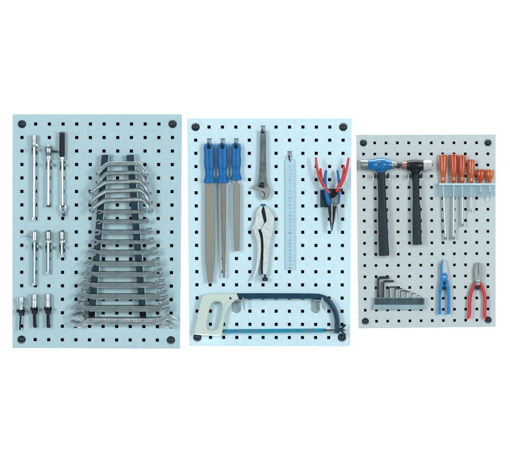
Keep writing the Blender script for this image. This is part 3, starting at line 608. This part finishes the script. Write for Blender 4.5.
# ------------------------------------------------------------------ right board: hammers
KG = 'hammer hooks of the right board'
def hammer_hook(xl, xr, y, label):
    t = thing('hammer_hook', label, 'hook', (xl + xr) / 2, y, 0, KG)
    mb = MB().box(xl - 1.6, xr + 1.6, y - 2.6, y + 3.4, .03, .8, bev=.2); obj('back_plate', mb, 'chrome', t)
    for x in (xl, xr):
        mb = MB().box(x - 1.15, x + 1.15, y - 2.4, y + 1.0, .8, 12.5, bev=.5); mb.box(x - 1.15, x + 1.15, y - 3.6, y + 1.4, 12.3, 13.6, bev=.5); obj('prong', mb, 'rubber', t)
hammer_hook(374.9, 387.5, 177.2, 'two-pronged hook under the blue hammer head')
hammer_hook(409.9, 420.6, 177.2, 'two-pronged hook under the black mallet head')
DH = 7.5
t = thing('ball_peen_hammer', 'ball-peen hammer with a blue painted head and a black handle', 'hammer', 380, 172, DH)
mb = MB().lathe((360.0, 165.2, DH), (1, 0, 0), [(0, 4.7), (.5, 5.3), (6.6, 5.3), (7.2, 4.9)], 26)
obj('striking_face', mb, 'steelface', t)
mb = MB().lathe((366.7, 165.1, DH), (1, 0, 0), [(0, 4.7), (.8, 5.1), (6.2, 5.2), (9, 6.4), (11, 6.9), (17, 7.0), (19.2, 6.2), (20.4, 5.2), (23.4, 4.8), (24.5, 4.3)], 26)
mb.lathe((380.4, 165, DH), (0, 1, 0), [(0, (5.6, 4)), (4, (5.2, 4.2)), (7.4, (4.3, 3.6))], 22, 0, 3)
obj('head', mb, 'bluepaint', t)
mb = MB().lathe((391.0, 165.2, DH), (1, 0, 0), [(0, 4.2), (1.4, 3.9), (3.4, 2.8), (4.6, 2.4), (5.2, 2.5)], 24); obj('neck', mb, 'steelface', t)
mb = MB().lathe((395.4, 165.5, DH), (1, 0, 0), [(0, 2.2), (.8, 2.8), (2.2, 3.2), (3.6, 2.8), (4.6, 1.7), (5, .2)], 22); obj('ball', mb, 'darksteel', t)
mb = MB().tube([(380.7, 170.8, DH), (380.9, 173.5, DH), (381.5, 190, DH), (382, 208.6, DH)], [(3.6, 3), (3.8, 3), (3.9, 2.9), (4.1, 3)], 20, sq=3.0)
for s in (-1.7, 0.2): mb.tube([(380.9 + s, 176, DH + 2.75), (382 + s, 207, DH + 2.85)], .5, 8)
obj('shaft', mb, 'rubber', t)
mb = MB().tube([(382, 208.4, DH), (382, 209.4, DH), (382.4, 220, DH), (383, 240, DH), (383.6, 252, DH), (383.8, 255.8, DH)], [(4.1, 3), (4.5, 3.4), (4.6, 3.5), (4.8, 3.5), (5.1, 3.6), (4.9, 3.3)], 20, sq=3.4); obj('grip', mb, 'rubber', t)
t = thing('mallet', 'soft-face mallet with a black head, one copper and one white face', 'mallet', 415, 174, DH)
mb = MB().lathe((402, 165.8, DH), (1, 0, 0), [(0, 3.7), (.4, 4.1), (2, 4.2), (2.2, 3.7), (4.6, 3.7)], 24); obj('copper_face', mb, 'copper', t)
mb = MB().lathe((406.2, 165.8, DH), (1, 0, 0), [(0, 4.2), (.5, 4.8), (3, 5.4), (8, 6.0), (12, 5.8), (15.6, 5.1), (16.6, 4.7)], 26)
mb.lathe((415, 165.8, DH), (0, 1, 0), [(0, (6.6, 4.6)), (4.2, (5.8, 4.4)), (6.8, (4.4, 3.8)), (8.6, (3.7, 3.2))], 22, 0, 2.6); obj('head', mb, 'blackpaint', t)
mb = MB().lathe((422.7, 165.8, DH), (1, 0, 0), [(0, 4.6), (.6, 5.2), (5, 5.6), (7.6, 5.4), (8.6, 4.6), (8.8, .2)], 26); obj('plastic_face', mb, 'whiteplastic', t)
mb = MB().tube([(415.2, 173.6, DH), (415.5, 190, DH), (415.8, 205, DH)], [(3.4, 2.8), (3.3, 2.7), (3.4, 2.8)], 18, sq=3)
for s in (-2.0, 0, 2.0): mb.tube([(415.2 + s, 175, DH + 2.5), (415.7 + s, 204, DH + 2.5)], .45, 8)
obj('shaft', mb, 'rubber', t)
mb = MB().tube([(415.9, 204.6, DH), (416, 206, DH), (416.2, 220, DH), (416.6, 238, DH), (416.8, 244.8, DH)], [(3.4, 2.8), (3.9, 3.2), (4.1, 3.3), (4.3, 3.4), (4.3, 3.3)], 18, sq=3.2); obj('grip', mb, 'rubber', t)

# ------------------------------------------------------------------ screwdriver rack and screwdrivers
t = thing('screwdriver_rack', 'frosted pale blue plastic rack carrying six orange screwdrivers', 'rack', 466, 196, 0)
mb = MB(); mb.box(438.2, 494.2, 183.4, 185.4, .1, 10.5, bev=.3); obj('shelf', mb, 'racktop', t)
mb = MB(); mb.box(438.4, 494, 185.4, 196.2, 9.2, 10.2, bev=.2); obj('front_panel', mb, 'rack', t)
mb = MB(); mb.box(438.4, 494, 185.4, 196.2, .1, .9, bev=.2); obj('back_panel', mb, 'racktop', t)
mb = MB(); mb.box(438.4, 494, 195.9, 196.5, 10.1, 10.5, bev=.1); obj('edge_strip', mb, 'bracket', t)
for x in (438.8, 448.6, 458, 467, 476.4, 485, 493.4):
    mb = MB().box(x - .35, x + .35, 185.4, 195.8, .9, 9.2); obj('divider', mb, 'rack', t)
mb = MB().plate([ring([(485.4, 196.4, 1), (489, 196.4, 1), (489, 200.6), (487.2, 202.4), (485.4, 200.6)], 4)], 1.0, 1.7, .2); obj('latch', mb, 'racktop', t)
VG = 'screwdrivers in the rack'
def screwdriver(x, y0, w, sx, ytip, sr, mtl, label, stub=False, d=5.6, lean=0.0):
    t = thing('screwdriver', label, 'screwdriver', x, 183, d, VG)
    n = 40; mb = MB(); yb = 183.2; L_ = yb - y0; V = []; seg = 48
    if not stub: key = [(0, .50), (.015, .82), (.04, .95), (.10, 1.0), (.40, .98), (.58, .90), (.70, .72), (.80, .62), (.90, .66), (.95, .60), (1, .40)]
    else: key = [(0, .45), (.03, .74), (.08, .92), (.18, 1.0), (.45, .98), (.65, .82), (.78, .58), (.9, .42), (1, .36)]
    for i in range(n + 1):
        q = i / n
        for (a, ra), (b, rb) in zip(key, key[1:]):
            if a <= q <= b: r = ra + (rb - ra) * (q - a) / (b - a); break
        fl = .30 if .06 < q < (.62 if not stub else .7) else 0.0
        for j in range(seg):
            a = 2 * math.pi * j / seg
            rr = r * w / 2 * (1 - fl * (0.5 - 0.5 * math.cos(6 * a)) ** 1.5)
            V.append((x + lean * (1 - q) + rr * math.cos(a), y0 + q * L_, d + rr * math.sin(a)))
    F = [(i * seg + j, i * seg + (j + 1) % seg, (i + 1) * seg + (j + 1) % seg, (i + 1) * seg + j) for i in range(n) for j in range(seg)] + [tuple(range(seg)), tuple(range(n * seg, (n + 1) * seg))]
    mb.add(V, F); obj('handle', mb, mtl, t)
    # steel core visible inside the clear plastic is the top of the shaft
    mb = MB().tube([(x, 183.0, d), (sx, ytip - 3.2, d)], sr, 14); s = obj('shaft', mb, 'brushed', t)
    tx = sx + (sx - x) * .06
    mb = MB().tube([(sx, ytip - 3.2, d), (tx, ytip - 2, d), (tx, ytip, d)], [(sr, sr), (sr * 1.15, sr * .7), (sr * 1.05, sr * .25)], 12, sq=3.5); obj('tip', mb, 'satin', s)
screwdriver(442.7, 154.4, 7.6, 445, 240, 1.25, 'orange', 'large orange screwdriver at the end of the rack nearest the mallet')
screwdriver(453.3, 154.2, 7.4, 453.1, 239.6, 1.25, 'redclear', 'large red-orange screwdriver, second from the mallet')
screwdriver(461.7, 155.2, 7.2, 462, 226.8, 1.1, 'redclear', 'medium red-orange screwdriver with a mid-length blade, third from the mallet')
screwdriver(470.9, 159.4, 6.6, 470.6, 212, .7, 'orange', 'slim bright orange screwdriver, fourth from the mallet')
screwdriver(480.1, 169.2, 8.6, 480.1, 195.4, 1.0, 'redclear', 'stubby deep red screwdriver beside the slim orange one', True)
screwdriver(489.2, 169.4, 8.0, 489.2, 195.0, 1.0, 'orange', 'stubby red-orange screwdriver at the outer end of the rack', True)

# ------------------------------------------------------------------ hex keys
t = thing('hex_key_rack', 'smoky blue plastic rack holding a row of hex keys', 'rack', 399, 309, 0)
mb = MB().box(374.2, 424.2, 298.2, 304.4, 5.6, 7.0, bev=.4); obj('front_bar', mb, 'keyrack', t)
mb = MB().box(374.2, 424.2, 298.2, 304.4, .6, 1.6, bev=.3); mb.box(374.2, 377, 298.6, 304.2, 1.6, 5.6, bev=.3); mb.box(419, 424, 298.6, 304.2, 1.6, 5.6, bev=.3); obj('back_bar', mb, 'keyrack', t)
mb = MB().box(373.0, 423.6, 304.5, 309.2, .1, 5.4, bev=.5); obj('skirt', mb, 'keyskirt', t)
mb = MB().box(373.8, 424.4, 297.6, 298.1, .6, 7.0, bev=.1); obj('top_lip', mb, 'keyskirt', t)
XG = 'hex keys in the rack'
keys = [(377.9, 277.4, 389.0, 1.35), (383.1, 281.0, 393.6, 1.0), (388.9, 286.9, 397.3, .68), (394.8, 288.4, 401.8, .62), (400.5, 290.5, 406.8, .5), (405.6, 291.6, 410.6, .42), (411.5, 293.3, 415.4, .36), (417.4, 295.2, 419.4, .3)]
kl = ['thickest and tallest hex key at the hammer end of the rack', 'second-tallest black hex key, beside the thickest one', 'third-tallest hex key in the rack', 'fourth-tallest hex key in the rack', 'fifth-tallest hex key in the rack', 'thin hex key, third from the short end', 'very thin hex key, second from the short end', 'tiniest hex key barely rising from the rack']
for (x, y, xe, r), lb in zip(keys, kl):
    d = 3.6; b = 2.2 * r
    pts = [(x, 303.6, d), (x, y + b + .5, d), (x + b * .12, y + b * .55, d), (x + b * .5, y + b * .14, d), (x + b * 1.0, y, d), (xe, y + .1, d)]
    mb = MB().tube([pts[0]] + curve(pts[1:5], 4) + [pts[5]], r * 1.15, 6)
    obj('hex_key', mb, 'key', label=lb, cat='hex key', group=XG, at=(x, 303.6, d), sharp=30)

# ------------------------------------------------------------------ tin snips and red pliers
t = thing('tin_snips', 'tin snips with bright blue handles hanging points up', 'snips', 444, 285, 4)
mb = MB().plate([ring([(443.6, 259.2, 1), (446.0, 264), (447.0, 270), (447.2, 276, 1), (442.0, 276, 1), (441.9, 266), (442.6, 261.6)], 4)], 3.0, 4.2, .3); obj('blade', mb, 'satin', t)
mb = MB().plate([ring([(443.4, 259.4, 1), (441.2, 262), (440, 266), (440, 278), (439.4, 281.4), (438.3, 292), (437.9, 304), (437.6, 311.6), (438.4, 314.2), (440.6, 314.4), (440.8, 312.4, 1), (440.6, 302), (441.4, 291), (442.6, 286.4), (446.6, 280.4), (447.0, 275.6), (445.6, 272.8), (443.6, 273.4), (442.3, 274.4, 1), (442.2, 266), (442.6, 262)], 4)], 4.3, 6.6, .7); obj('handle', mb, 'snipblue', t)
mb = MB().plate([ring([(440.8, 280, 1), (444, 278), (447.2, 279.6), (448.6, 283.4), (449.6, 289), (449.8, 302), (449.8, 311.6), (449, 314.2), (446.9, 314.4), (446.6, 312.4, 1), (446.9, 302), (446.2, 291.5), (444.6, 288), (441, 285.6)], 4)], 3.4, 5.4, .7); obj('handle', mb, 'snipblue', t)
mb = MB().lathe((443.9, 277, 6.4), (0, 0, 1), [(0, 1.3), (.6, 1.2), (.8, .8), (.85, .05)], 18); obj('pivot', mb, 'satin', t)
mb = MB().box(442.7, 445.3, 281, 284.8, 5.8, 7.0, bev=.3); mb.box(441.7, 446, 286.2, 289.6, 3.6, 6.9, bev=.5); obj('spring_catch', mb, 'grip', t)
t = thing('pliers', 'red-handled cutting pliers hanging points up at the board corner', 'pliers', 477.5, 284, 4)
mb = MB().plate([ring([(475.4, 262.8, 1), (477.4, 262.6, 1), (477.6, 274, 1), (479.6, 280), (480.4, 283.8, 1), (478, 285.6), (475, 282.4), (474.1, 278), (474.0, 270)], 4)], 3.4, 6.2, .6); obj('jaw', mb, 'adjhead', t)
mb = MB().plate([ring([(477.9, 262.6, 1), (480, 262.8, 1), (481.4, 269), (481.6, 273), (480.8, 279), (479.8, 282.6), (476.4, 285.6), (474.2, 283.8, 1), (475.2, 280), (477.9, 275, 1)], 4)], 3.2, 6.0, .6)
for k in range(6): mb.box(475 + .1 * k, 480.6, 265.5 + k * 2.0, 265.9 + k * 2.0, 5.9, 6.35)
obj('jaw', mb, 'adjhead', t)
mb = MB().lathe((477.7, 280.6, 5.9), (0, 0, 1), [(0, 1.8), (.7, 1.7), (1, 1.2), (1.05, .05)], 18); obj('pivot', mb, 'satin', t)
mb = MB().plate([ring([(474.4, 281), (476.6, 283.4), (479, 283.2), (480.4, 281), (480.6, 284.2), (479.2, 288.4), (477.4, 290), (475.6, 288.4), (474.2, 284.4)], 3)], 3.0, 5.4, .4); obj('spring_catch', mb, 'grip', t)
for pts in ([(474.4, 282.6, 5), (473.2, 286, 5), (470.8, 292, 5), (469.4, 299, 5), (469.1, 306, 5), (468.9, 313, 5), (467.8, 319, 5)], [(480.2, 282.6, 5), (481.4, 286, 5), (483.4, 292, 5), (484.6, 299, 5), (484.5, 306, 5), (484.1, 313, 5), (484.6, 319, 5)]):
    p = curve(pts, 5); mb = MB().tube(p, [1.2] + [1.75] * (len(p) - 3) + [1.5, .9], 14); obj('handle', mb, 'red', t)
for o in C.objects:
    if '_w' in o: del o['_w']
